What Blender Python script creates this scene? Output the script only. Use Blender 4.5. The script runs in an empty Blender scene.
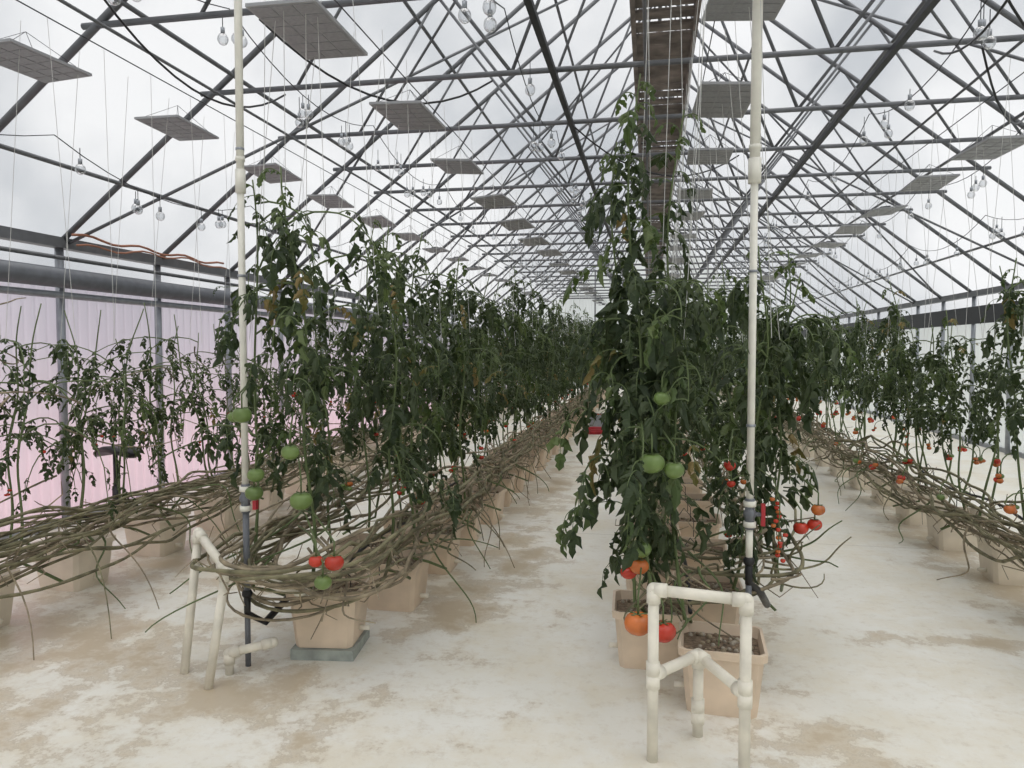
import bpy, math, random
from mathutils import Vector, Matrix, noise
random.seed(7)
R=random.uniform
sc=bpy.context.scene
try:
    sc.view_settings.view_transform='Standard'
    sc.view_settings.look='None'
except Exception: pass

# ------------------------------------------------------------ materials
def new_mat(name):
    m=bpy.data.materials.new(name); m.use_nodes=True
    nt=m.node_tree; nt.nodes.clear()
    out=nt.nodes.new('ShaderNodeOutputMaterial')
    return m,nt,out
def N(nt,t,**kw):
    n=nt.nodes.new(t)
    for k,v in kw.items(): setattr(n,k,v)
    return n
def simple(name,col,rough=.5,metal=0,noise_amt=.12,scale=12,spec=.4,bump=0):
    m,nt,out=new_mat(name)
    b=N(nt,'ShaderNodeBsdfPrincipled')
    b.inputs['Roughness'].default_value=rough; b.inputs['Metallic'].default_value=metal
    b.inputs['Specular IOR Level'].default_value=spec
    tc=N(nt,'ShaderNodeTexCoord'); nz=N(nt,'ShaderNodeTexNoise')
    nz.inputs['Scale'].default_value=scale; nz.inputs['Detail'].default_value=4
    nt.links.new(tc.outputs['Object'],nz.inputs['Vector'])
    r=N(nt,'ShaderNodeValToRGB')
    r.color_ramp.elements[0].position=.3; r.color_ramp.elements[1].position=.7
    r.color_ramp.elements[0].color=[c*(1-noise_amt) for c in col]+[1]
    r.color_ramp.elements[1].color=[min(1,c*(1+noise_amt)) for c in col]+[1]
    nt.links.new(nz.outputs['Fac'],r.inputs['Fac']); nt.links.new(r.outputs['Color'],b.inputs['Base Color'])
    if bump:
        bp=N(nt,'ShaderNodeBump'); bp.inputs['Strength'].default_value=bump
        nt.links.new(nz.outputs['Fac'],bp.inputs['Height']); nt.links.new(bp.outputs['Normal'],b.inputs['Normal'])
    nt.links.new(b.outputs[0],out.inputs[0])
    return m
def leaf_mat(name,c1,c2,trans=.16):
    m,nt,out=new_mat(name)
    b=N(nt,'ShaderNodeBsdfPrincipled'); b.inputs['Roughness'].default_value=.5
    b.inputs['Specular IOR Level'].default_value=.3
    geo=N(nt,'ShaderNodeNewGeometry'); nz=N(nt,'ShaderNodeTexNoise'); nz.inputs['Scale'].default_value=7
    nz.inputs['Detail'].default_value=3
    nt.links.new(geo.outputs['Position'],nz.inputs['Vector'])
    r=N(nt,'ShaderNodeValToRGB'); r.color_ramp.elements[0].position=.35; r.color_ramp.elements[1].position=.68
    r.color_ramp.elements[0].color=c1+(1,); r.color_ramp.elements[1].color=c2+(1,)
    nt.links.new(nz.outputs['Fac'],r.inputs['Fac'])
    mix=N(nt,'ShaderNodeMix',data_type='RGBA'); nt.links.new(geo.outputs['Backfacing'],mix.inputs[0])
    nt.links.new(r.outputs['Color'],mix.inputs[6])
    mix.inputs[7].default_value=(c2[0]*1.4,c2[1]*1.25,c2[2]*1.5,1)
    nt.links.new(mix.outputs[2],b.inputs['Base Color'])
    t=N(nt,'ShaderNodeBsdfTranslucent'); t.inputs['Color'].default_value=(c2[0]*2.0,c2[1]*2.1,c2[2]*1.1,1)
    ms=N(nt,'ShaderNodeMixShader'); ms.inputs[0].default_value=trans
    nt.links.new(b.outputs[0],ms.inputs[1]); nt.links.new(t.outputs[0],ms.inputs[2]); nt.links.new(ms.outputs[0],out.inputs[0])
    return m
M={}
M['leaf']=leaf_mat('tomato_leaf',(.018,.031,.013),(.044,.066,.027))
M['leaf2']=leaf_mat('tomato_leaf_young',(.042,.068,.024),(.085,.125,.042))
M['leaf3']=leaf_mat('tomato_leaf_yellowing',(.10,.10,.03),(.17,.14,.05))
M['stem']=simple('green_stem',(.11,.15,.058),.55)
M['vine']=simple('woody_vine',(.19,.175,.105),.8,noise_amt=.5,scale=14)
M['vine2']=simple('dry_vine',(.27,.225,.155),.85,noise_amt=.45,scale=14)
M['red']=simple('ripe_tomato',(.47,.04,.02),.25,noise_amt=.25,scale=8,spec=.5)
M['orange']=simple('ripening_tomato',(.50,.14,.035),.25,noise_amt=.4,scale=9,spec=.5)
M['green']=simple('green_tomato',(.14,.21,.06),.3,noise_amt=.2,scale=9,spec=.5)
M['steel']=simple('galvanised_steel',(.15,.155,.165),.45,.3)
M['steeldark']=simple('dark_steel',(.04,.042,.047),.5,.3)
M['steellight']=simple('post_steel',(.32,.34,.37),.45,.4)
M['pvc']=simple('white_pvc',(.80,.78,.70),.35,noise_amt=.05,scale=20)
M['pvcold']=simple('weathered_pvc',(.78,.74,.64),.45,noise_amt=.16,scale=9)
M['black']=simple('black_plastic',(.018,.018,.02),.4)
M['grey']=simple('grey_pvc',(.15,.16,.18),.4)
M['redp']=simple('red_plastic',(.42,.03,.04),.35)
M['bucket']=simple('tan_bucket_plastic',(.72,.585,.45),.5,noise_amt=.14,scale=6)
M['bucket2']=simple('cream_bucket_plastic',(.79,.71,.59),.5,noise_amt=.10,scale=6)
M['soil']=simple('growing_media',(.17,.125,.085),.95,noise_amt=.7,scale=60,bump=.6)
M['perlite']=simple('perlite',(.36,.32,.26),.95,noise_amt=.3,scale=60)
M['slab']=simple('grey_foam_slab',(.34,.37,.34),.8,noise_amt=.25)
M['panel']=simple('panel_alu',(.34,.345,.36),.5,.1,noise_amt=.05,scale=30)
M['paneld']=simple('panel_diode_face',(.29,.295,.31),.4,.1,noise_amt=.12,scale=60)
M['rust']=simple('ridge_vent_brown',(.20,.17,.15),.7,noise_amt=.5,scale=5)
M['twine']=simple('white_twine',(.62,.62,.6),.8)
M['copper']=simple('copper_hose',(.36,.16,.10),.5)
M['wwall']=simple('white_end_wall',(.75,.77,.76),.5,noise_amt=.08,scale=3)
M['outside']=simple('outside_ground',(.45,.46,.44),.9,noise_amt=.2,scale=.5)

def sheet(name,tcol,dcol,ftrans,fgloss=.05):
    m,nt,out=new_mat(name)
    tr=N(nt,'ShaderNodeBsdfTransparent'); tr.inputs[0].default_value=tcol+(1,)
    tl=N(nt,'ShaderNodeBsdfTranslucent'); tl.inputs[0].default_value=dcol+(1,)
    gl=N(nt,'ShaderNodeBsdfGlossy'); gl.inputs['Roughness'].default_value=.25; gl.inputs[0].default_value=(.8,.8,.8,1)
    df=N(nt,'ShaderNodeBsdfDiffuse'); df.inputs[0].default_value=dcol+(1,)
    a=N(nt,'ShaderNodeMixShader'); a.inputs[0].default_value=.35
    nt.links.new(tl.outputs[0],a.inputs[1]); nt.links.new(df.outputs[0],a.inputs[2])
    b=N(nt,'ShaderNodeMixShader'); b.inputs[0].default_value=ftrans
    nt.links.new(a.outputs[0],b.inputs[1]); nt.links.new(tr.outputs[0],b.inputs[2])
    c=N(nt,'ShaderNodeMixShader'); c.inputs[0].default_value=fgloss
    nt.links.new(b.outputs[0],c.inputs[1]); nt.links.new(gl.outputs[0],c.inputs[2])
    nt.links.new(c.outputs[0],out.inputs[0]); return m
M['film']=sheet('roof_poly_film',(1,1,1),(.88,.9,.92),.78,.0)
M['poly']=sheet('corrugated_polycarbonate',(.97,.95,1),(.80,.76,.85),.22,.06)
M['polyw']=sheet('white_polycarbonate',(1,1,1),(.9,.93,.9),.2,.03)
m,nt,out=new_mat('clear_bulb_glass')
tr=N(nt,'ShaderNodeBsdfTransparent'); tr.inputs[0].default_value=(.86,.87,.88,1)
gl=N(nt,'ShaderNodeBsdfGlossy'); gl.inputs['Roughness'].default_value=.08
lw=N(nt,'ShaderNodeLayerWeight'); lw.inputs[0].default_value=.45
ms=N(nt,'ShaderNodeMixShader'); nt.links.new(lw.outputs['Facing'],ms.inputs[0])
nt.links.new(tr.outputs[0],ms.inputs[1]); nt.links.new(gl.outputs[0],ms.inputs[2]); nt.links.new(ms.outputs[0],out.inputs[0])
M['glass']=m

# floor
m,nt,out=new_mat('stained_painted_concrete')
b=N(nt,'ShaderNodeBsdfPrincipled'); b.inputs['Roughness'].default_value=.55
geo=N(nt,'ShaderNodeNewGeometry')
def noise_n(s,d=6,r=.6):
    n=N(nt,'ShaderNodeTexNoise'); n.inputs['Scale'].default_value=s; n.inputs['Detail'].default_value=d; n.inputs['Roughness'].default_value=r
    nt.links.new(geo.outputs['Position'],n.inputs['Vector']); return n
def ramp(src,p0,p1,c0=(0,0,0,1),c1=(1,1,1,1)):
    r=N(nt,'ShaderNodeValToRGB'); r.color_ramp.elements[0].position=p0; r.color_ramp.elements[1].position=p1
    r.color_ramp.elements[0].color=c0; r.color_ramp.elements[1].color=c1
    nt.links.new(src,r.inputs[0]); return r
def math_n(op,a,b_=None):
    n=N(nt,'ShaderNodeMath',operation=op)
    for i,v in enumerate((a,b_)):
        if v is None: continue
        if isinstance(v,(int,float)): n.inputs[i].default_value=v
        else: nt.links.new(v,n.inputs[i])
    return n.outputs[0]
def mixc(f,a,b_):
    n=N(nt,'ShaderNodeMix',data_type='RGBA')
    nt.links.new(f,n.inputs[0])
    for i,v in ((6,a),(7,b_)):
        if isinstance(v,tuple): n.inputs[i].default_value=v
        else: nt.links.new(v,n.inputs[i])
    return n.outputs[2]
n1=noise_n(.9); n2=noise_n(3.2,9,.72); n3=noise_n(16,8,.75); n4=noise_n(1.4,8,.75)
base=ramp(n1.outputs['Fac'],.35,.65,(.74,.72,.645,1),(.84,.83,.78,1)).outputs[0]
st=math_n('MULTIPLY',ramp(n4.outputs['Fac'],.44,.64).outputs[0],.55)
col=mixc(st,base,(.70,.62,.46,1))
col=mixc(math_n('MULTIPLY',ramp(n3.outputs['Fac'],.52,.70).outputs[0],.42),col,(.54,.47,.36,1))
tot=None
for (x,y,sx,sy) in [(-.95,5.4,.36,1.1),(-1.15,4.4,.55,.8),(-3.0,3.4,1.2,.7),(.65,3.02,.4,.3),(-3.5,5.5,.5,2.5),(-1.9,3.0,1.1,.45),(.35,4.2,.35,1.2),(-2.9,2.6,1.0,.4),(-1.1,8.2,.35,2.2),(2.3,6,.35,3),(-2.6,4.6,.5,.5),(1.6,4.25,.8,.12)]:
    vm=N(nt,'ShaderNodeVectorMath',operation='SUBTRACT'); nt.links.new(geo.outputs['Position'],vm.inputs[0]); vm.inputs[1].default_value=(x,y,0)
    vd=N(nt,'ShaderNodeVectorMath',operation='MULTIPLY'); nt.links.new(vm.outputs[0],vd.inputs[0]); vd.inputs[1].default_value=(1/sx,1/sy,0)
    ln=N(nt,'ShaderNodeVectorMath',operation='LENGTH'); nt.links.new(vd.outputs[0],ln.inputs[0])
    f=math_n('SUBTRACT',1.1,ln.outputs['Value'])
    tot=f if tot is None else math_n('MAXIMUM',tot,f)
tot=math_n('ADD',math_n('MULTIPLY',math_n('MAXIMUM',tot,-1.0),.45),math_n('MULTIPLY',math_n('SUBTRACT',n2.outputs['Fac'],.5),2.5))
ls=ramp(tot,.06,.50).outputs[0]
col=mixc(math_n('MULTIPLY',ls,.72),col,(.47,.36,.22,1))
e1=math_n('ABSOLUTE',math_n('SUBTRACT',tot,.26)); tide=ramp(e1,0.0,.05,(1,1,1,1),(0,0,0,1)).outputs[0]
col=mixc(math_n('MULTIPLY',tide,.35),col,(.34,.26,.17,1))
sep=N(nt,'ShaderNodeSeparateXYZ'); nt.links.new(geo.outputs['Position'],sep.inputs[0])
jy=math_n('ABSOLUTE',math_n('SUBTRACT',math_n('MODULO',math_n('ADD',sep.outputs[1],15.75),4.0),2.0))
jj=math_n('LESS_THAN',jy,.006)
col=mixc(math_n('MULTIPLY',jj,.6),col,(.45,.42,.36,1))
nt.links.new(col,b.inputs['Base Color'])
bp=N(nt,'ShaderNodeBump'); bp.inputs['Strength'].default_value=.15; nt.links.new(n3.outputs['Fac'],bp.inputs['Height']); nt.links.new(bp.outputs[0],b.inputs['Normal'])
rr=ramp(ls,0,1,(.6,.6,.6,1),(.3,.3,.3,1)); nt.links.new(rr.outputs[0],b.inputs['Roughness'])
nt.links.new(b.outputs[0],out.inputs[0]); M['floor']=m

# ------------------------------------------------------------ mesh builder
class MB:
    def __init__(s): s.v=[];s.f=[];s.m=[];s.mats=[];s.sm=[]
    def mi(s,k):
        if k not in s.mats: s.mats.append(k)
        return s.mats.index(k)
    def add(s,vs,fs,k,smooth=True):
        o=len(s.v); s.v.extend(vs); i=s.mi(k)
        for f in fs:
            s.f.append(tuple(a+o for a in f)); s.m.append(i); s.sm.append(smooth)
    def tube(s,pts,r,k,n=8,caps=True):
        pts=[Vector(p) for p in pts]
        if not isinstance(r,(list,tuple)): r=[r]*len(pts)
        vs=[];fs=[]
        L=len(pts); pu=None
        for i,p in enumerate(pts):
            t=(pts[min(i+1,L-1)]-pts[max(i-1,0)])
            if t.length<1e-7: t=Vector((0,0,1))
            t.normalize()
            if pu is None:
                pu=t.orthogonal().normalized()
            else:
                pu=(pu-t*pu.dot(t))
                if pu.length<1e-6: pu=t.orthogonal()
                pu.normalize()
            w=t.cross(pu)
            for j in range(n):
                a=2*math.pi*j/n
                vs.append(p+(pu*math.cos(a)+w*math.sin(a))*r[i])
        for i in range(L-1):
            for j in range(n):
                a=i*n+j;b_=i*n+(j+1)%n
                fs.append((a,b_,b_+n,a+n))
        if caps:
            fs.append(tuple(reversed(range(n)))); fs.append(tuple(range((L-1)*n,L*n)))
        s.add(vs,fs,k,n>4)
    def ball(s,c,r,k,nu=12,nv=8,sz=1.0):
        c=Vector(c);vs=[c+Vector((0,0,r*sz))];fs=[]
        for i in range(1,nv):
            th=math.pi*i/nv
            for j in range(nu):
                a=2*math.pi*j/nu
                vs.append(c+Vector((r*math.sin(th)*math.cos(a),r*math.sin(th)*math.sin(a),r*sz*math.cos(th))))
        vs.append(c-Vector((0,0,r*sz)))
        for j in range(nu): fs.append((0,1+j,1+(j+1)%nu))
        for i in range(nv-2):
            for j in range(nu):
                a=1+i*nu+j;b_=1+i*nu+(j+1)%nu
                fs.append((a,a+nu,b_+nu,b_))
        e=len(vs)-1;o=1+(nv-2)*nu
        for j in range(nu): fs.append((e,o+(j+1)%nu,o+j))
        s.add(vs,fs,k)
    def box(s,c,h,k,rot=None):
        c=Vector(c); vs=[]
        for z in(-1,1):
            for y in(-1,1):
                for x in(-1,1):
                    v=Vector((x*h[0],y*h[1],z*h[2]))
                    if rot: v=rot@v
                    vs.append(c+v)
        s.add(vs,[(0,2,3,1),(4,5,7,6),(0,1,5,4),(2,6,7,3),(0,4,6,2),(1,3,7,5)],k,False)
    def mesh(s,name):
        me=bpy.data.meshes.new(name); me.from_pydata([tuple(v) for v in s.v],[],s.f)
        for k in s.mats: me.materials.append(M[k])
        me.polygons.foreach_set('material_index',s.m); me.polygons.foreach_set('use_smooth',s.sm)
        me.update(); return me
    def obj(s,name,loc=(0,0,0)): return put(name,s.mesh(name),loc)
def put(name,me,loc=(0,0,0),rz=0,sc_=1,rx=0,ry=0):
    o=bpy.data.objects.new(name,me); o.location=loc; o.rotation_euler=(rx,ry,rz)
    o.scale=(sc_,)*3 if not isinstance(sc_,tuple) else sc_
    sc.collection.objects.link(o); return o

# ------------------------------------------------------------ shell
XL,XR,YB,YE=-5.1,5.3,-3.45,30.35
EZ,AX,AZ=2.5,.1,6.6
b=MB(); b.add([(XL,YB,0),(XR,YB,0),(XR,YE,0),(XL,YE,0),(XL,YB,-.1),(XR,YB,-.1),(XR,YE,-.1),(XL,YE,-.1)],[(0,1,2,3),(4,7,6,5),(0,4,5,1),(1,5,6,2),(2,6,7,3),(3,7,4,0)],'floor',False); b.obj('floor')
b=MB(); b.add([(-150,-100,-.12),(150,-100,-.12),(150,200,-.12),(-150,200,-.12)],[(0,1,2,3)],'outside',False); b.obj('ground_outside')
b=MB()
b.add([(XL,YB,EZ),(XL,YE,EZ),(AX,YE,AZ),(AX,YB,AZ),(XR,YB,EZ),(XR,YE,EZ)],[(0,3,2,1),(3,4,5,2)],'film',False)
b.obj('ceiling')
def corr(name,x,z0,z1,mat,amp=.018,pitch=.12):
    b=MB();vs=[];fs=[];n=int((YE-YB)/(pitch/6))
    for i in range(n+1):
        y=YB+(YE-YB)*i/n; xx=x+amp*math.sin(2*math.pi*y/pitch)
        vs+= [(xx,y,z0),(xx,y,z1)]
    for i in range(n): fs.append((2*i,2*i+2,2*i+3,2*i+1))
    b.add(vs,fs,mat,True); return b
b=corr('w',XL,.06,2.1,'poly',.024)
b.add([(XL,YB,2.1),(XL,YE,2.1),(XL,YE,EZ),(XL,YB,EZ)],[(0,1,2,3)],'film',False)
b.box((XL,(YB+YE)/2,.035),(.03,(YE-YB)/2,.035),'steellight')
b.obj('wall_left')
b=corr('w',XR,.06,2.0,'polyw')
b.add([(XR,YB,2.0),(XR,YE,2.0),(XR,YE,EZ),(XR,YB,EZ)],[(0,1,2,3)],'film',False)
b.box((XR,(YB+YE)/2,.035),(.03,(YE-YB)/2,.035),'steellight')
b.obj('wall_right')
for nm,y in(('wall_front',YB),('wall_back',YE)):
    b=MB(); b.add([(XL,y,0),(XR,y,0),(XR,y,EZ),(AX,y,AZ),(XL,y,EZ)],[(0,1,2,3,4)],'polyw',False); b.obj(nm)
b=MB(); y=YE-.08
for x in(-3.9,-2.2,-1.1,1.0,2.2,3.9):
    zt=EZ+(AZ-EZ)*(1-abs(x-AX)/5.2); b.tube([(x,y,0),(x,y,zt)],.03,'steel')
for z in(1.1,2.5,3.65): 
    hw=5.1 if z<=2.5 else 5.2*(1-(z-EZ)/(AZ-EZ))
    b.tube([(AX-hw,y,z),(AX+hw,y,z)],.03,'steel')
b.obj('trim_1')
b=MB(); b.box((-.05,YE-.14,1.1),(.55,.03,1.08),'wwall'); b.box((-.05,YE-.18,1.5),(.35,.012,.4),'steellight'); b.ball((.38,YE-.2,1.0),.04,'black'); b.obj('door_1')
b=MB()
b.box((-2.9,YE-.3,2.1),(.6,.18,.6),'steellight')
for i in range(9): b.box((-2.9,YE-.5,1.6+i*.125),(.52,.01,.05),'wwall',Matrix.Rotation(.4,3,'X'))
b.box((-2.9,YE-.3,.75),(.05,.05,.75),'steel'); b.obj('exhaust_fan')

# ------------------------------------------------------------ trusses
b=MB()
def rz_(x): 
    return EZ+(AZ-EZ)*(1-(AX-x)/(AX-XL)) if x<AX else EZ+(AZ-EZ)*(1-(x-AX)/(XR-AX))
ins=.05
CZ=3.65
hl=AX-(AZ-CZ)/(AZ-EZ)*(AX-XL); hr=AX+(AZ-CZ)/(AZ-EZ)*(XR-AX)
b.tube([(XL+.06,0,EZ-ins),(AX,0,AZ-ins)],.026,'steel'); b.tube([(XR-.06,0,EZ-ins),(AX,0,AZ-ins)],.026,'steel')
b.tube([(hl,0,CZ),(hr,0,CZ)],.022,'steel')
for s_ in(-1,1):
    a=AX+s_*1.15
    b.tube([(a,0,CZ),(AX,0,AZ-.06)],.015,'steel',6)
    x2=AX+s_*2.1; b.tube([(a,0,CZ),(x2,0,rz_(x2)-.06)],.015,'steel',6)
    x3=AX+s_*2.9; b.tube([(x3,0,CZ),(x2,0,rz_(x2)-.05)],.013,'steel',6)
b.tube([(XL+.08,0,0),(XL+.08,0,EZ)],.035,'steellight'); b.tube([(XR-.08,0,0),(XR-.08,0,EZ)],.035,'steellight')
tm=b.mesh('roof_truss')
TY=[5.65+1.3*k for k in range(-6,19)]
for y in TY: put('roof_truss',tm,(0,y,0))
b=MB()
for x in(-4.4,-3.35,-2.2,-1.1,1.3,2.4,3.5,4.55):
    b.tube([(x,YB,rz_(x)-.1),(x,YE,rz_(x)-.1)],.018,'steel')
b.tube([(AX,YB,AZ-.1),(AX,YE,AZ-.1)],.03,'steel')
for i in range(6,len(TY)-3,4):
    y0,y1=TY[i],TY[i+3]
    for s_ in(-1,1):
        xa=AX+s_*5.1; xb=AX+s_*.1
        b.tube([(xa,y0,rz_(xa)-.14),(xb,y1,rz_(xb)-.14)],.015,'steel',6)
        b.tube([(xa,y1,rz_(xa)-.14),(xb,y0,rz_(xb)-.14)],.015,'steel',6)
b.obj('roof_purlins')
b=MB()
for x in(-.72,1.62): b.box((x,(YB+YE)/2,CZ-.05),(.022,(YE-YB)/2,.02),'steeldark')
b.obj('overhead_rails')
b=MB()
for x in(-3.4,-.05,2.4): b.tube([(x,YB+.1,CZ-.06),(x,YE-.1,CZ-.06)],.012,'steel',6)
for x in(-3.4,-1.7,.35,2.5): b.tube([(x,YB+.1,3.45),(x,YE-.1,3.45)],.004,'steeldark',4)
b.obj('crop_support_wires')
b=MB()
for s_ in(-1,1): b.box((AX+s_*.27,(YB+YE)/2,4.45),(.02,(YE-YB)/2,.06),'rust')
y=YB+.3
while y<YE-.3:
    b.box((AX,y,4.47),(.26,.12,.012),'rust',Matrix.Rotation(.15*math.sin(y*3),3,'X')); y+=.26
for y in TY:
    for s_ in(-1,1): b.tube([(AX+s_*.27,y,4.45),(AX+s_*.2,y,AZ-.3)],.010,'steel',5)
b.obj('ridge_ventilation_tray')
b=MB()
b.box((XL+.10,(YB+YE)/2,2.47),(.05,(YE-YB)/2,.045),'steel')
b.tube([(XL+.2,YB,2.33),(XL+.2,YE,2.33)],.018,'steel')
b.obj('eave_beam')
b=MB(); b.box((XR-.10,(YB+YE)/2,2.47),(.05,(YE-YB)/2,.045),'steel'); b.box((XR-.1,(YB+YE)/2,2.12),(.03,(YE-YB)/2,.14),'steeldark')
b.obj('eave_beam')
b=MB(); b.tube([(XL+.2,YB+.1,2.16),(XL+.2,YE-.2,2.16)],.085,'grey',12); b.tube([(XL+.2,YB,2.16),(XL+.2,YE,2.16)],.025,'steellight',8)
b.tube([(XL+.15,YB+.1,2.02),(XL+.15,YE-.2,2.02)],.03,'steellight',8); b.obj('roll_up_curtain')
b=MB()
pts=[(XL+.26,5.6+.12*i,2.53+.02*math.sin(i*1.1)) for i in range(20)]
b.tube(pts,.012,'copper',6); b.tube([(p[0]+.04,p[1],p[2]-.06+.03*math.sin(p[1]*2)) for p in pts],.009,'copper',6)
b.obj('coiled_hose')

# ------------------------------------------------------------ LED panels
b=MB()
b.box((0,0,0),(.175,.31,.008),'panel')
for i in range(3):
    for j in range(6): b.box((-.11+.11*i,-.25+.1*j,-.009),(.05,.044,.002),'paneld')
b.box((0,0,.025),(.05,.13,.018),'steeldark')
for sx in(-1,1):
    for sy in(-1,1): b.tube([(sx*.15,sy*.28,.005),(0,0,.18)],.0018,'steeldark',4)
pm=b.mesh('led_grow_panel')
for X,Z,y0,dy in((-3.7,3.31,3.99,1.45),(-1.67,3.16,3.55,1.47),(.45,3.17,3.6,1.45),(2.6,3.14,5.15,1.35)):
    y=y0-dy*(2 if X<2 else 3)
    while y<28:
        put('led_grow_panel',pm,(X+R(-.02,.02),y,Z+R(-.02,.02)),R(-.08,.08),1,R(-.06,.06),R(-.08,.08)); y+=dy

# ------------------------------------------------------------ bulbs
b=MB()
def bulb(p,l):
    x,y,z=p; b.tube([(x,y,z),(x,y,z-l)],.003,'steeldark',4); b.tube([(x,y,z-l),(x,y,z-l-.04)],.014,'steellight',8)
    b.ball((x,y,z-l-.075),.036,'glass',12,8,1.12)
for X,Z in((-4.1,3.0),(-2.75,3.75),(-.9,3.6),(1.9,3.6),(3.9,3.1),(3.2,3.5)):
    pts=[]
    y=2.0
    while y<28:
        k=(y-2.0)%2.6/2.6; pts.append((X,y,Z-.22*4*k*(1-k)+.05)); y+=.26
    b.tube(pts,.004,'steeldark',4,False)
    y=2.6
    while y<26:
        k=(y-2.0)%2.6/2.6; z=Z-.22*4*k*(1-k)+.05
        for q in range(random.choice((1,3,3))): bulb((X+R(-.1,.1),y+R(-.12,.12),z),R(.03,.14))
        y+=R(.8,1.4)
b.obj('string_lights')
b=MB()
for X,y0,x1,y1 in((-3.1,3.8,-2.9,5.65),(-2.4,4.35,-1.2,5.65),(1.7,4.35,3.0,5.65),(2.2,5.65,3.1,6.95),(-.7,6.95,.9,8.25),(1.6,3.05,1.9,5.65)):
    pts=[]
    for i in range(13):
        t=i/12; pts.append((X+(x1-X)*t,y0+(y1-y0)*t,CZ-.05-.32*4*t*(1-t)))
    b.tube(pts,.008,'black',5)
b.obj('power_cables')

# ------------------------------------------------------------ tomato plants
def leaflet(b,base,d,side,L,W,droop,k):
    ts=(0,.13,.3,.45,.62,.8,1); ws=(.08,.8,1.0,.68,.85,.4,0)
    d=d.normalized(); p=Vector(base); vs=[];fs=[]
    side=(side-d*side.dot(d)).normalized(); 
    prev=0; fold=R(.3,1.1); tw=R(-1.3,1.3)
    bend=Vector((R(-.4,.4),R(-.4,.4),0))
    for i,t in enumerate(ts):
        st=(t-prev)*L; prev=t
        p=p+d*st
        d=(d+Vector((0,0,-1))*droop*(t*.6)+bend*t).normalized()
        sd=(side-d*side.dot(d)); sd=sd.normalized() if sd.length>1e-4 else side
        up=sd.cross(d)
        if up.z<0: up=-up
        sd=(sd*math.cos(tw*t)+up*math.sin(tw*t)); up=sd.cross(d)
        if up.z<0: up=-up
        w=W*ws[i]*.5
        if i<6:
            vs+=[p-sd*w*R(.85,1.1)-up*w*fold,p+up*0,p+sd*w*R(.85,1.1)-up*w*fold]
        else: vs.append(p)
    for i in range(5):
        o=3*i; fs+=[(o,o+1,o+4,o+3),(o+1,o+2,o+5,o+4)]
    fs+=[(15,16,18),(16,17,18)]
    b.add(vs,fs,k,False)
def leaf(b,o,az,L,elev,k='leaf',np_=3):
    o=Vector(o); e=elev; p=o.copy(); pts=[p.copy()]; dirs=[]
    n=7
    turn=R(-.18,.18); curl=R(.2,.5)
    for i in range(n):
        dv=Vector((math.cos(az)*math.cos(e),math.sin(az)*math.cos(e),math.sin(e))); dirs.append(dv)
        p=p+dv*(L*.8/n); pts.append(p.copy()); e=max(-1.5,e-R(.7,1.3)*curl); az+=turn
    b.tube(pts,[.0032*(1-.6*i/n) for i in range(n+1)],'stem',4,False)
    s0=L*R(.30,.42)
    for q in range(np_):
        idx=2+q*(n-2)//np_+ (1 if q else 0); idx=min(idx,n-1)
        dv=dirs[idx]; sd=dv.cross(Vector((0,0,1)))
        if sd.length<1e-3: sd=Vector((1,0,0))
        sd.normalize()
        for s_ in(-1,1):
            dd=(sd*s_*R(.6,1.1)+dv*R(.2,.8)+Vector((0,0,R(-.8,.05))))
            ll=s0*R(.65,1.05)*(1 if q else .75)
            leaflet(b,pts[idx],dd,dv,ll,ll*R(.36,.56),R(.6,2.0),k)
        if R(0,1)<.5:
            dd=sd*random.choice((-1,1))+Vector((0,0,-.2)); leaflet(b,pts[idx-1],dd,dv,s0*.35,s0*.2,.5,k)
    dv=dirs[-1]; sd=dv.cross(Vector((0,0,1))); 
    if sd.length<1e-3: sd=Vector((1,0,0))
    leaflet(b,pts[-1],dv,sd,s0*R(.9,1.2),s0*R(.42,.6),R(.3,1.2),k)
def fruit(b,c,r,k):
    c=Vector(c)
    nu,nv=16,10; o=len(b.v)
    b.ball(c,r,k,nu,nv,.84)
    for i in range(o,len(b.v)):
        v=Vector(b.v[i])-c; a=math.atan2(v.y,v.x); rr=math.hypot(v.x,v.y)/r
        f=1+.03*math.cos(5*a)*rr; z=v.z
        if z>0: z-= .22*r*max(0,1-rr*1.6)
        b.v[i]=c+Vector((v.x*f,v.y*f,z))
    for q in range(5):
        a=q*2*math.pi/5+R(0,.4); d=Vector((math.cos(a),math.sin(a),.25))
        leaflet(b,c+Vector((0,0,r*.68)),d,Vector((-math.sin(a),math.cos(a),0)),r*.8,r*.25,.3,'stem')
def fruit_truss(b,o,az,n,r,kinds):
    o=Vector(o); pts=[o]; p=o.copy()
    e=.2
    for i in range(4+n//2):
        p=p+Vector((math.cos(az)*math.cos(e),math.sin(az)*math.cos(e),math.sin(e)))*.035; pts.append(p.copy()); e-=.45
        e=max(e,-1.5)
    b.tube(pts,.004,'stem',5,False)
    for i in range(n):
        q=pts[-1-(i//2)%len(pts)]
        c=q+Vector((R(-1,1)*r,R(-1,1)*r,-r*1.1-i*r*.25)); rr=r*R(.8,1.1)
        fruit(b,c,rr,random.choice(kinds)); b.tube([q,c+Vector((0,0,rr*.65))],.0025,'stem',4,False)
def pick(y=.12):
    v=R(0,1); return 'leaf2' if v<y else ('leaf3' if v>.975 else 'leaf')
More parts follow.
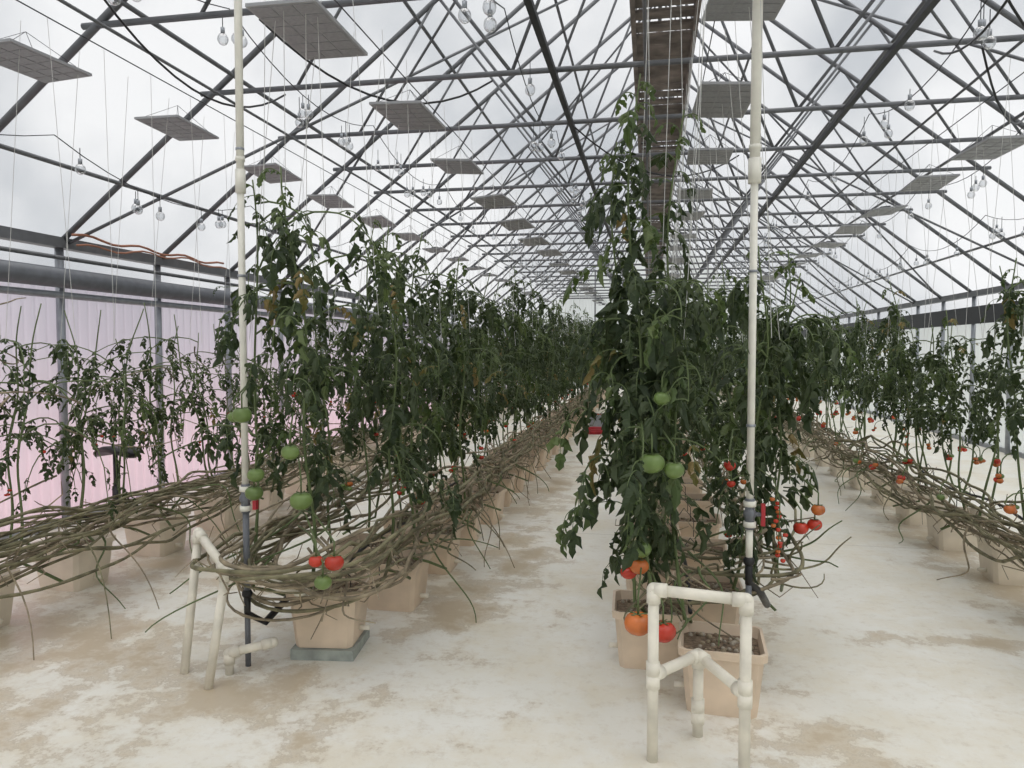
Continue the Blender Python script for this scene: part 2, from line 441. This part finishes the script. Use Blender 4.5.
def branch(b,o,az,L,e,nl,Ls):
    p=Vector(o); pts=[p.copy()]; n=9
    dr=R(.12,.38); tn=R(-.18,.18)
    for i in range(n):
        p=p+Vector((math.cos(az)*math.cos(e),math.sin(az)*math.cos(e),math.sin(e)))*L/n
        if p.z<.1: break
        pts.append(p.copy()); e=max(-1.4,e-dr*R(.5,1.5)); az+=tn+R(-.15,.15)
    b.tube(pts,[.0055-.003*i/n for i in range(len(pts))],'stem',5,False)
    for q in range(nl):
        i=min(len(pts)-1,1+int((q+R(0,1))/nl*(len(pts)-1)))
        leaf(b,pts[i],az+R(-2,2),Ls*R(.6,1.0),R(-.4,.6),pick(),random.choice((2,3)))
def plant_mesh(name,H,z0,nl,Ls,lean=0,kinds=('green',),nf=2,fr=.03,bare=.35,seed=0,spread=1.0,nb=4,bl=.4,lf=.09,fz=.5):
    random.seed(seed); b=MB()
    ph=R(0,6); pts=[];n=22
    for i in range(n+1):
        t=i/n; z=bare+(H-bare)*t
        pts.append(Vector((.06*math.sin(3*t+ph)+lean*t+.02*math.sin(11*t+ph),.06*math.cos(2.6*t+ph)+.015*math.sin(13*t),z)))
    pts=[Vector((pts[0].x+.05,pts[0].y+.25,bare-.12)),Vector((pts[0].x+.03,pts[0].y+.1,bare-.04))]+pts
    b.tube(pts,[.009]*6+[.0075-.004*i/(len(pts)-6) for i in range(len(pts)-6)],'stem',6)
    def at(z):
        t=max(0,min(.999,(z-bare)/(H-bare)))*n; i=int(t); return pts[2+i].lerp(pts[3+i],t-i)
    az=R(0,6)
    gaps=[R(z0,H) for _ in range(2)]
    for i in range(nl):
        t=(i+R(-.3,.3))/nl; t=max(0,t); z=z0+(H-z0)*t; az+=2.4+R(-.6,.6)
        if any(abs(z-g)<lf for g in gaps) : continue
        L=Ls*R(.65,1.15)*(1-.5*max(0,t-.7)/.3)
        k='leaf2' if t>.88 else pick()
        leaf(b,at(z),az,L*spread,R(-.1,.6)if t<.85 else R(.4,1.2),k,random.choice((2,3,3)))
    for i in range(nb):
        z=z0+(H-z0)*R(.0,.92)
        branch(b,at(z),R(0,6.28),bl*R(.6,1.25),R(.1,1.0),random.choice((4,5,6)),Ls)
    for i in range(nf):
        z=z0-.15+(H-z0)*fz*(i+R(0,.8))/max(1,nf)
        fruit_truss(b,at(z),R(0,6.28),random.choice((2,3,4)),fr*R(.7,1.1),kinds)
    return b
dense=[plant_mesh('d',2.42,.95,28,.27,R(-.12,.12),('green','green','red','orange'),1,.024,seed=10+i,nb=4,bl=.45,lf=.13,fz=.3).mesh('tomato_plant_dense') for i in range(9)]
mid=[plant_mesh('m',2.0,1.0,16,.23,R(-.12,.12),('green','red','orange'),1,.024,seed=40+i,nb=5,bl=.45,fz=.0).mesh('tomato_plant_medium') for i in range(8)]
sparse=[plant_mesh('s',1.9,.95,5,.19,R(-.22,.22),('green','red'),1,.016,seed=60+i,nb=6,bl=.85,lf=.05).mesh('tomato_plant_sparse') for i in range(8)]
random.seed(99)
def rowplants(X,y0,y1,step,lib,off,hs=(.92,1.06),tilt=.07):
    y=y0
    while y<y1:
        for s_ in off:
            put('tomato_plant',random.choice(lib),(X+s_+R(-.07,.07),y+R(-.1,.1),0),R(0,6.28),(1,1,R(*hs)),R(-tilt,tilt),R(-tilt,tilt))
        y+=step
rowplants(-1.67,4.15,28,.47,dense,(-.24,.2),(.84,1.04),.09)
rowplants(.33,4.3,28,.52,dense,(-.22,.28),(.72,.9),.09)
rowplants(2.42,3.9,28,.46,mid,(-.1,.25),(.85,1.1),.12)
rowplants(-3.72,2.6,28,.5,sparse,(-.2,.15),(.85,1.04),.16)
def hero(name,H,z0,nl,Ls,seed,loc,fr,lean=0,nb=5,bl=.4,bare=.35):
    b=plant_mesh(name,H,z0,nl,Ls,lean,('green',),0,.03,bare,seed,nb=nb,bl=bl,lf=.07)
    for (x,y,z,r,k) in fr:
        c=Vector((x-loc[0],y-loc[1],z)); fruit(b,c,r,k)
        b.tube([c+Vector((0,0,r*.6)),c+Vector((0,0,r+.05)),Vector((c.x*.5,c.y*.5,z+r+.13)),Vector((lean*.3,0,z+r+.12))],.004,'stem',5)
    b.obj('tomato_plant',(loc[0],loc[1],0))
hero('h',2.4,.95,32,.28,201,(-1.66,3.3),[(-1.34,3.0,.63,.042,'red'),(-1.42,2.99,.635,.032,'red'),(-1.38,2.97,.55,.038,'green'),(-1.57,3.16,.86,.052,'green'),(-1.61,3.14,1.085,.042,'green')],0,8,.58)
hero('h',2.4,1.0,24,.28,202,(-1.88,3.42),[(-1.81,3.17,.885,.042,'green'),(-1.80,3.17,.97,.04,'green'),(-1.86,3.16,1.25,.045,'green'),(-1.9,3.16,1.24,.03,'green')],-.14,7,.6)
hero('h',2.15,.85,28,.27,203,(-1.45,3.78),[],.12,6,.48)
hero('h',2.75,.75,52,.29,204,(-.02,3.32),[(-.04,3.04,.435,.058,'orange'),(.06,3.01,.42,.052,'red'),(-.085,3.24,.585,.036,'red'),(-.04,3.22,.62,.042,'orange'),(-.03,3.2,.70,.042,'green'),(.01,3.08,1.09,.052,'green'),(.1,3.10,1.06,.042,'green')],.0,8,.40)
hero('h',2.62,.9,36,.28,205,(.12,3.42),[(0.02,3.18,1.62,.03,'green'),(.05,3.16,1.35,.036,'green')],.04,6,.42)
hero('h',2.05,.65,34,.28,206,(.42,3.8),[(.37,3.6,1.01,.03,'red'),(.38,3.62,.92,.02,'red')],.1,6,.45)
hero('h',1.95,.65,28,.27,207,(.66,4.05),[(.75,3.9,.66,.038,'red'),(.815,3.9,.68,.036,'red'),(.83,3.9,.755,.034,'orange')],.1,6,.45)
hero('h',2.5,.55,42,.30,208,(-.14,3.5),[],.04,8,.4)
b=MB(); b.tube([(.5,3.62,1.0),(.57,3.6,.95),(.595,3.58,.85),(.59,3.58,.55)],.003,'stem',5)
for i in range(15): fruit(b,(.59+R(-.03,.03),3.58+R(-.02,.02),.86-.02*i),.012,'red' if i%3 else 'orange')
b.obj('cherry_tomato_truss')

# ------------------------------------------------------------ vine bundles
def bundle(name,path_fn,n,seed,spread=(.12,.1),rad=(.0045,.0098),wob=1.0,shoots=14):
    random.seed(seed); b=MB()
    for i in range(n):
        ax,az_=R(-1,1)*spread[0],R(-1,1)*spread[1]
        f=[R(.6,2.2) for _ in range(4)]; p=[R(0,6.28) for _ in range(4)]
        pts=[];
        base=path_fn(i)
        dist=0
        for j,(x,y,z) in enumerate(base):
            if j: dist+=(Vector((x,y,z))-Vector(base[j-1])).length
            ox=ax+wob*(.06*math.sin(dist*f[0]+p[0])+.045*math.sin(dist*f[1]*2.3+p[1])+.013*math.sin(dist*10+p[2]))
            oz=az_+wob*(.06*math.sin(dist*f[2]+p[2])+.04*math.sin(dist*f[3]*2.1+p[3])+.013*math.sin(dist*9+p[0]))
            pts.append((x+ox,y+.03*math.sin(dist*3+p[1]),max(.03,z+oz)))
        r=R(*rad); b.tube(pts,[r*(1+.18*((j*7+i)%3==0)) for j in range(len(pts))],'vine' if R(0,1)<.65 else 'vine2',6)
        for q in range(shoots):
            c=Vector(pts[int(len(pts)*R(0,.6))]); m_=c+Vector((R(-.12,.12),R(-.12,.12),R(-.1,.08)))
            b.tube([c,m_,m_+Vector((R(-.08,.08),R(-.08,.08),R(-.12,.1)))],[.0045,.0035,.002],'vine2',4)
    return b.obj(name)
def straight(X,y0,y1,z): return lambda i:[(X,y,z+.04*math.sin(y*1.7+i*.1)) for y in [y0+.1*k for k in range(int((y1-y0)/.1))]]
bundle('tomato_vine_bundle',straight(-3.38,1.8,20,.46),27,1,(.18,.12))
bundle('tomato_vine_bundle',straight(2.08,2.2,22,.46),25,2,(.14,.11))
def loop(xa,xb,yf,yend,ystart,z):
    def fn(i):
        r=(xb-xa)/2; cx=(xa+xb)/2; yy=yf+r+.06*(i%7)
        pts=[(xa,y,z+.05) for y in [ystart-.1*k for k in range(int((ystart-yy)/.1))]]
        for k in range(17):
            a=math.pi+math.pi*k/16; pts.append((cx+r*math.cos(a),yy+r*1.0*math.sin(a),z-.06*math.sin(math.pi*k/16)+.02*math.sin(i)))
        pts+=[(xb,y,z+.05*math.sin(y*1.5+i*.2)) for y in [yy+.1*(k+1) for k in range(int((yend-yy)/.1))]]
        return pts
    return fn
bundle('tomato_vine_bundle',loop(-2.02,-1.33,3.0,20,6.5,.52),21,3,(.12,.11),wob=1.05)
bundle('tomato_vine_bundle',loop(.02,.62,3.55,20,7,.48),12,4,(.1,.1))
b=MB(); random.seed(5)
def trail(x,y,x1,y1,z0,z1,bow):
    pts=[];ph=R(0,6)
    for i in range(14):
        t=i/13; pts.append((x+(x1-x)*t+.05*math.sin(6*t+ph),y+(y1-y)*t+.04*math.sin(7*t+ph*2),max(.012,z0+(z1-z0)*t+bow*math.sin(math.pi*t))))
    b.tube(pts,[.007-.004*i/13 for i in range(14)],random.choice(('vine','vine2','stem')),6)
for k in range(20):
    y=R(3.9,9); trail(-1.3,y,-1.3+R(.1,.42),y+R(-.7,.5),R(.4,.6),R(.02,.35),R(-.1,.25))
for k in range(14):
    y=R(3.2,8); trail(-3.35,y,-3.35+R(.15,.5),y+R(-.6,.4),R(.4,.55),.015,R(0,.25))
for k in range(9):
    trail(.6,R(3.6,4.2),R(.75,1.02),R(3.6,4.1),R(.4,.55),R(.4,.75),R(-.16,.08))
for k in range(14):
    y=R(4.2,11); trail(2.0,y,2.0-R(.1,.3),y+R(-.6,.4),.45,R(.1,.4),R(-.1,.1))
for k in range(10):
    trail(R(-1.9,-1.4),R(3.3,3.9),R(-2.3,-1.1),R(3.0,3.5),R(.5,.7),R(.2,.5),R(-.1,.15))
for k in range(12):
    trail(R(-.05,.4),R(3.4,4.0),R(-.1,.5),R(3.15,3.5),R(.4,.6),R(.27,.4),R(0,.15))
# wandering laterals of the outer left row
for k in range(34):
    y=R(3,10); x=-3.72+R(-.25,.25); z=R(.6,1.7); trail(x,y,x+R(-.5,.35),y+random.choice((-1,1))*R(.5,1.3),z,z+R(-.4,.25),R(-.2,.2))
b.obj('loose_vines')
b=MB(); random.seed(8)
for X,y0 in((-1.67,3.3),(.33,3.2),(2.38,4),(-3.5,2.8)):
    y=y0
    while y<20:
        for s_ in(-.22,.22):
            x=X+s_+R(-.06,.06); b.tube([(x,y+R(-.05,.05),1.6),(X+s_*.4,y+.1,3.45)],.0018,'twine',3,False)
        y+=.45
for x,y in((-1.7,3.3),(-1.62,3.35),(-1.9,3.45),(0,3.35),(.05,3.3),(.15,3.45),(.2,3.5),(-.05,3.4)): b.tube([(x,y,2.0),(x+R(-.04,.04),y,3.45)],.0018,'twine',3,False)
b.obj('trellis_twine')
# low fruit on the sagging vines of the right row
b=MB(); random.seed(21)
for k in range(16):
    y=4.6+k*.75+R(-.2,.2); x=2.0+R(-.14,.1); fruit_truss(b,(x,y,R(.62,.85)),R(2,4.2),random.choice((1,2,3)),.028,('red','orange','red','green'))
b.obj('tomato_fruit_trusses')

# ------------------------------------------------------------ buckets
def bucket_mesh(mat):
    b=MB(); h=.25; a0,a1=.125,.152; c0,c1=.12,.147
    def ring(ax,ay,z,ch=.02):
        return [(-ax+ch,-ay,z),(ax-ch,-ay,z),(ax,-ay+ch,z),(ax,ay-ch,z),(ax-ch,ay,z),(-ax+ch,ay,z),(-ax,ay-ch,z),(-ax,-ay+ch,z)]
    rs=[ring(a0,c0,0),ring(a0+.004,c0+.004,.03),ring(a1-.006,c1-.006,h-.035),ring(a1+.005,c1+.005,h-.03),ring(a1+.007,c1+.007,h),ring(a1-.004,c1-.004,h),ring(a1-.012,c1-.012,h-.045)]
    vs=[v for r in rs for v in r]; fs=[]
    for i in range(len(rs)-1):
        for j in range(8): fs.append((i*8+j,i*8+(j+1)%8,i*8+8+(j+1)%8,i*8+8+j))
    fs.append(tuple(reversed(range(8))))
    b.add(vs,fs,mat,False)
    b.add(ring(a1-.012,c1-.012,h-.04),[tuple(range(8))],'soil',False)
    random.seed(3)
    for i in range(60): b.ball((R(-.118,.118),R(-.115,.115),h-.037),R(.005,.012),random.choice(('soil','perlite','vine2')),6,4)
    b.tube([(a0,0,.05),(a0+.05,0,.05)],.012,'pvcold')
    return b.mesh('growing_bucket')
bmA=bucket_mesh('bucket'); bmB=bucket_mesh('bucket2')
random.seed(12)
def brow(X,ys,bm,s=1.15,jx=.03):
    for y in ys: put('growing_bucket',bm,(X+R(-jx,jx),y,.0),R(-.08,.08)+(math.pi if X>0 else 0),s)
brow(2.4,[4.65+.85*i for i in range(26)],bmB)
brow(-3.72,[3.45+.82*i for i in range(27)],bmB,1.2)
brow(-1.5,[4.3+.75*i for i in range(28)],bmA)
brow(-1.8,[4.65+.75*i for i in range(28)],bmA)
put('growing_bucket',bmA,(-1.62,3.58,.055),.12,1.15)
b=MB(); b.box((0,0,.026),(.16,.16,.026),'slab'); b.obj('foam_slab',(-1.62,3.58,0)).rotation_euler=(0,0,.12)
brow(.33,[3.34+.8*i for i in range(28)],bmA)
brow(.03,[3.75+.8*i for i in range(28)],bmA)
b=MB()
for X in(-3.9,-1.67,.18,2.6):
    y0=3.5; pts=[(X+.02*math.sin(y*2),y,.36+.03*math.sin(y*3.3)) for y in [y0+.2*k for k in range(110)]]
    b.tube(pts,.011,'black',6)
    random.seed(int(X*10))
    for k in range(50):
        y=y0+.1+k*.42; s_=random.choice((-1,1)); x2=X+s_*.13
        b.tube([(X,y,.36),(X+s_*.06,y,.45),(x2,y+.05,.36),(x2,y+.05,.24)],.0035,'black',4)
b.obj('drip_irrigation_line')

# ------------------------------------------------------------ PVC frames
def pvc(b,segs,r=.021,mat='pvcold'):
    for a,c in segs: b.tube([a,c],r,mat,12)
def fit(b,p,dirs,r=.0265,l=.05,mat='pvcold'):
    p=Vector(p); b.ball(p,r,mat,12,8)
    for d in dirs:
        d=Vector(d).normalized(); b.tube([p,p+d*l],r,mat,12)
b=MB()
A=Vector((.02,2.80,0));B=Vector((.35,2.77,0)); C=Vector((.20,3.02,0)); z1,z2=.655,.33
pvc(b,[(A,A+Vector((0,0,z1))),(B,B+Vector((0,0,z1-.01))),(A+Vector((0,0,z1)),B+Vector((0,0,z1-.01))),
 (A+Vector((0,0,z2)),C+Vector((0,0,z2))),(C+Vector((0,0,z2)),B+Vector((0,0,z2-.03))),(C,C+Vector((0,0,z2)))])
ab=B-A; ac=C-A; bc=C-B
fit(b,A+Vector((0,0,z1)),[ab,(0,0,-1)]); fit(b,B+Vector((0,0,z1-.01)),[-ab,(0,0,-1)])
fit(b,A+Vector((0,0,z2)),[ac,(0,0,1),(0,0,-1)]); fit(b,B+Vector((0,0,z2-.03)),[bc,(0,0,1),(0,0,-1)])
fit(b,C+Vector((0,0,z2)),[-ac,-bc,(0,0,-1)]); fit(b,C+Vector((0,0,.1)),[(0,0,1),(0,0,-1)])
b.obj('pvc_pipe_frame')
b=MB()
A0=Vector((-2.19,3.17,.0));A1=Vector((-2.16,3.26,.66)); B0=Vector((-1.98,3.04,0)); B1=Vector((-1.93,3.12,.53)); D=Vector((-1.62,3.3,.38)); 
E0=Vector((-1.97,3.2,.10)); E1=Vector((-1.78,3.27,.14))
pvc(b,[(A0,A1),(B0,B1),(A1,B1),(B1,D),(E0,E1),(E0,E0-Vector((0,0,.1)))])
fit(b,A1,[B1-A1,A0-A1]); fit(b,B1,[A1-B1,B0-B1,D-B1]); fit(b,E0,[E1-E0,(0,0,-1)]); fit(b,E1,[E0-E1]); fit(b,D,[B1-D])
b.obj('pvc_pipe_frame')

# ------------------------------------------------------------ vertical water pipes
def riser(x,y,zb,zc,zv,low,rt=.023):
    b=MB()
    b.tube([(x,y,zc),(x+.005,y,3.9)],rt,'pvc',12)
    b.tube([(x,y,zv),(x,y,zc)],.017,'pvc',12)
    b.tube([(x,y,zc-.05),(x,y,zc+.06)],rt+.006,'pvc',12); b.tube([(x,y,zc+.1),(x,y,zc+.12)],rt+.004,'pvc',12)
    b.tube([(x+.005,y,3.9),(x+.005,YB+.1,3.9)],rt,'pvc',12); b.ball((x+.005,y,3.9),.032,'pvc')
    b.tube([(x,y,zv-.07),(x,y,zv+.07)],.022,'grey',12); b.ball((x,y,zv),.03,'grey')
    b.tube([(x,y,zv-.06),(x,y,zv-.035)],.029,'pvc',12); b.tube([(x,y,zv+.035),(x,y,zv+.06)],.029,'pvc',12)
    b.tube([(x,y,zv),(x+.05,y-.01,zv)],.01,'grey',8)
    b.box((x+.057,y-.01,zv),(.009,.012,.05),'redp')
    b.tube([(x,y,zv-.07),(x,y,zb)],.016,low,12)
    for z in(1.2,1.9,2.5): b.tube([(x,y,z),(x,y,z+.012)],.021,'steellight',8)
    pts=[(x,y,zb),(x,y,zb-.1),(x+.06,y+.06,zb-.16),(x+.12,y+.25,.30)]
    b.ball((x,y,zb),.026,'black'); b.tube(pts,.018,'black',10)
    b.tube([(x,y,zb),(x,y,0.0)],.014,'grey',8)
    b.obj('water_riser_pipe')
riser(.455,3.53,.58,2.35,.80,'pvc')
riser(-1.93,3.30,.36,2.35,.83,'grey',.019)

# ------------------------------------------------------------ saddle stool
b=MB(); X,Y=-4.6,5.75
vs=[];fs=[];nu=20
prof=[(0,.0,.03),(.35,.0,.034),(.75,.0,.025),(1,.0,.0),(.9,.0,-.03),(0,.0,-.04)]
for (rr,_,zz) in prof:
    for j in range(nu):
        a=2*math.pi*j/nu; lx=.21*rr*math.cos(a)*(1.0); ly=.19*rr*math.sin(a)*(.75+.25*math.cos(a))
        zsad=-.05*(abs(math.cos(a))*rr)**2+.03*(abs(math.sin(a))*rr)**2
        vs.append((X+lx,Y+ly,.68+zz+zsad))
for i in range(len(prof)-1):
    for j in range(nu): fs.append((i*nu+j,i*nu+nu+j,i*nu+nu+(j+1)%nu,i*nu+(j+1)%nu))
b.add(vs,fs,'black'); b.tube([(X,Y,.12),(X,Y,.66)],.02,'black'); b.tube([(X,Y,.1),(X,Y,.36)],.032,'black')
b.tube([(X,Y,.56),(X+.12,Y-.05,.53)],.007,'black',6)
for j in range(5):
    a=2*math.pi*j/5; ex=(X+.24*math.cos(a),Y+.24*math.sin(a),.07); b.tube([(X,Y,.12),ex],.016,'black'); b.ball((ex[0],ex[1],.03),.03,'black',10,6)
b.obj('saddle_stool')
b=MB(); pts=[]
for i in range(120):
    a=i*.26; r=.2+.04*math.sin(i*.21); pts.append((-.95+r*math.cos(a),13.6+r*.9*math.sin(a),.02+.001*i))
b.tube(pts,.014,'redp',6); b.obj('garden_hose')
b=MB(); 
for s_ in(-1,1):
    b.box((s_*.24,0,.13),(.012,.18,.12),'steellight'); b.box((0,s_*.18,.13),(.25,.012,.12),'steellight')
b.box((0,0,.02),(.25,.18,.012),'steellight')
for i in range(14): fruit(b,(R(-.17,.17),R(-.12,.12),.19+R(0,.04)),.04,'red')
b.obj('harvest_crate',(-.95,15.2,0))

# ------------------------------------------------------------ light
w=bpy.data.worlds.new('overcast_sky'); sc.world=w; w.use_nodes=True; nt=w.node_tree; nt.nodes.clear()
out=N(nt,'ShaderNodeOutputWorld'); bg=N(nt,'ShaderNodeBackground'); tc=N(nt,'ShaderNodeTexCoord')
nz=N(nt,'ShaderNodeTexNoise'); nz.inputs['Scale'].default_value=3.2; nz.inputs['Detail'].default_value=5; nz.inputs['Roughness'].default_value=.5
nt.links.new(tc.outputs['Generated'],nz.inputs['Vector'])
r=N(nt,'ShaderNodeValToRGB'); r.color_ramp.elements[0].position=.38; r.color_ramp.elements[1].position=.60
r.color_ramp.elements[0].color=(.50,.53,.57,1); r.color_ramp.elements[1].color=(.93,.935,.945,1)
nt.links.new(nz.outputs['Fac'],r.inputs[0]); nt.links.new(r.outputs[0],bg.inputs[0]); bg.inputs[1].default_value=1.02
nt.links.new(bg.outputs[0],out.inputs[0])
def lamp(name,t,loc,rot,e,col=(1,1,1),**kw):
    l=bpy.data.lights.new(name,t); l.energy=e; l.color=col
    for k,v in kw.items(): setattr(l,k,v)
    o=bpy.data.objects.new(name,l); o.location=loc; o.rotation_euler=rot; sc.collection.objects.link(o); return o
lamp('overcast_sun','SUN',(0,0,20),(math.radians(12),math.radians(10),0),2.3,(1,.975,.94),angle=math.radians(80))
lamp('neighbour_grow_light','AREA',(-6.0,10,.4),(0,math.radians(-90),0),72,(1,.45,.44),shape='RECTANGLE',size=.6,size_y=16)

cam=bpy.data.cameras.new('camera'); cam.lens=36*745/1024; cam.sensor_width=36; cam.clip_end=500
co=bpy.data.objects.new('camera',cam); co.location=(0,0,1.55); co.rotation_euler=(math.radians(90-2.6),0,math.radians(10.5))
sc.collection.objects.link(co); sc.camera=co
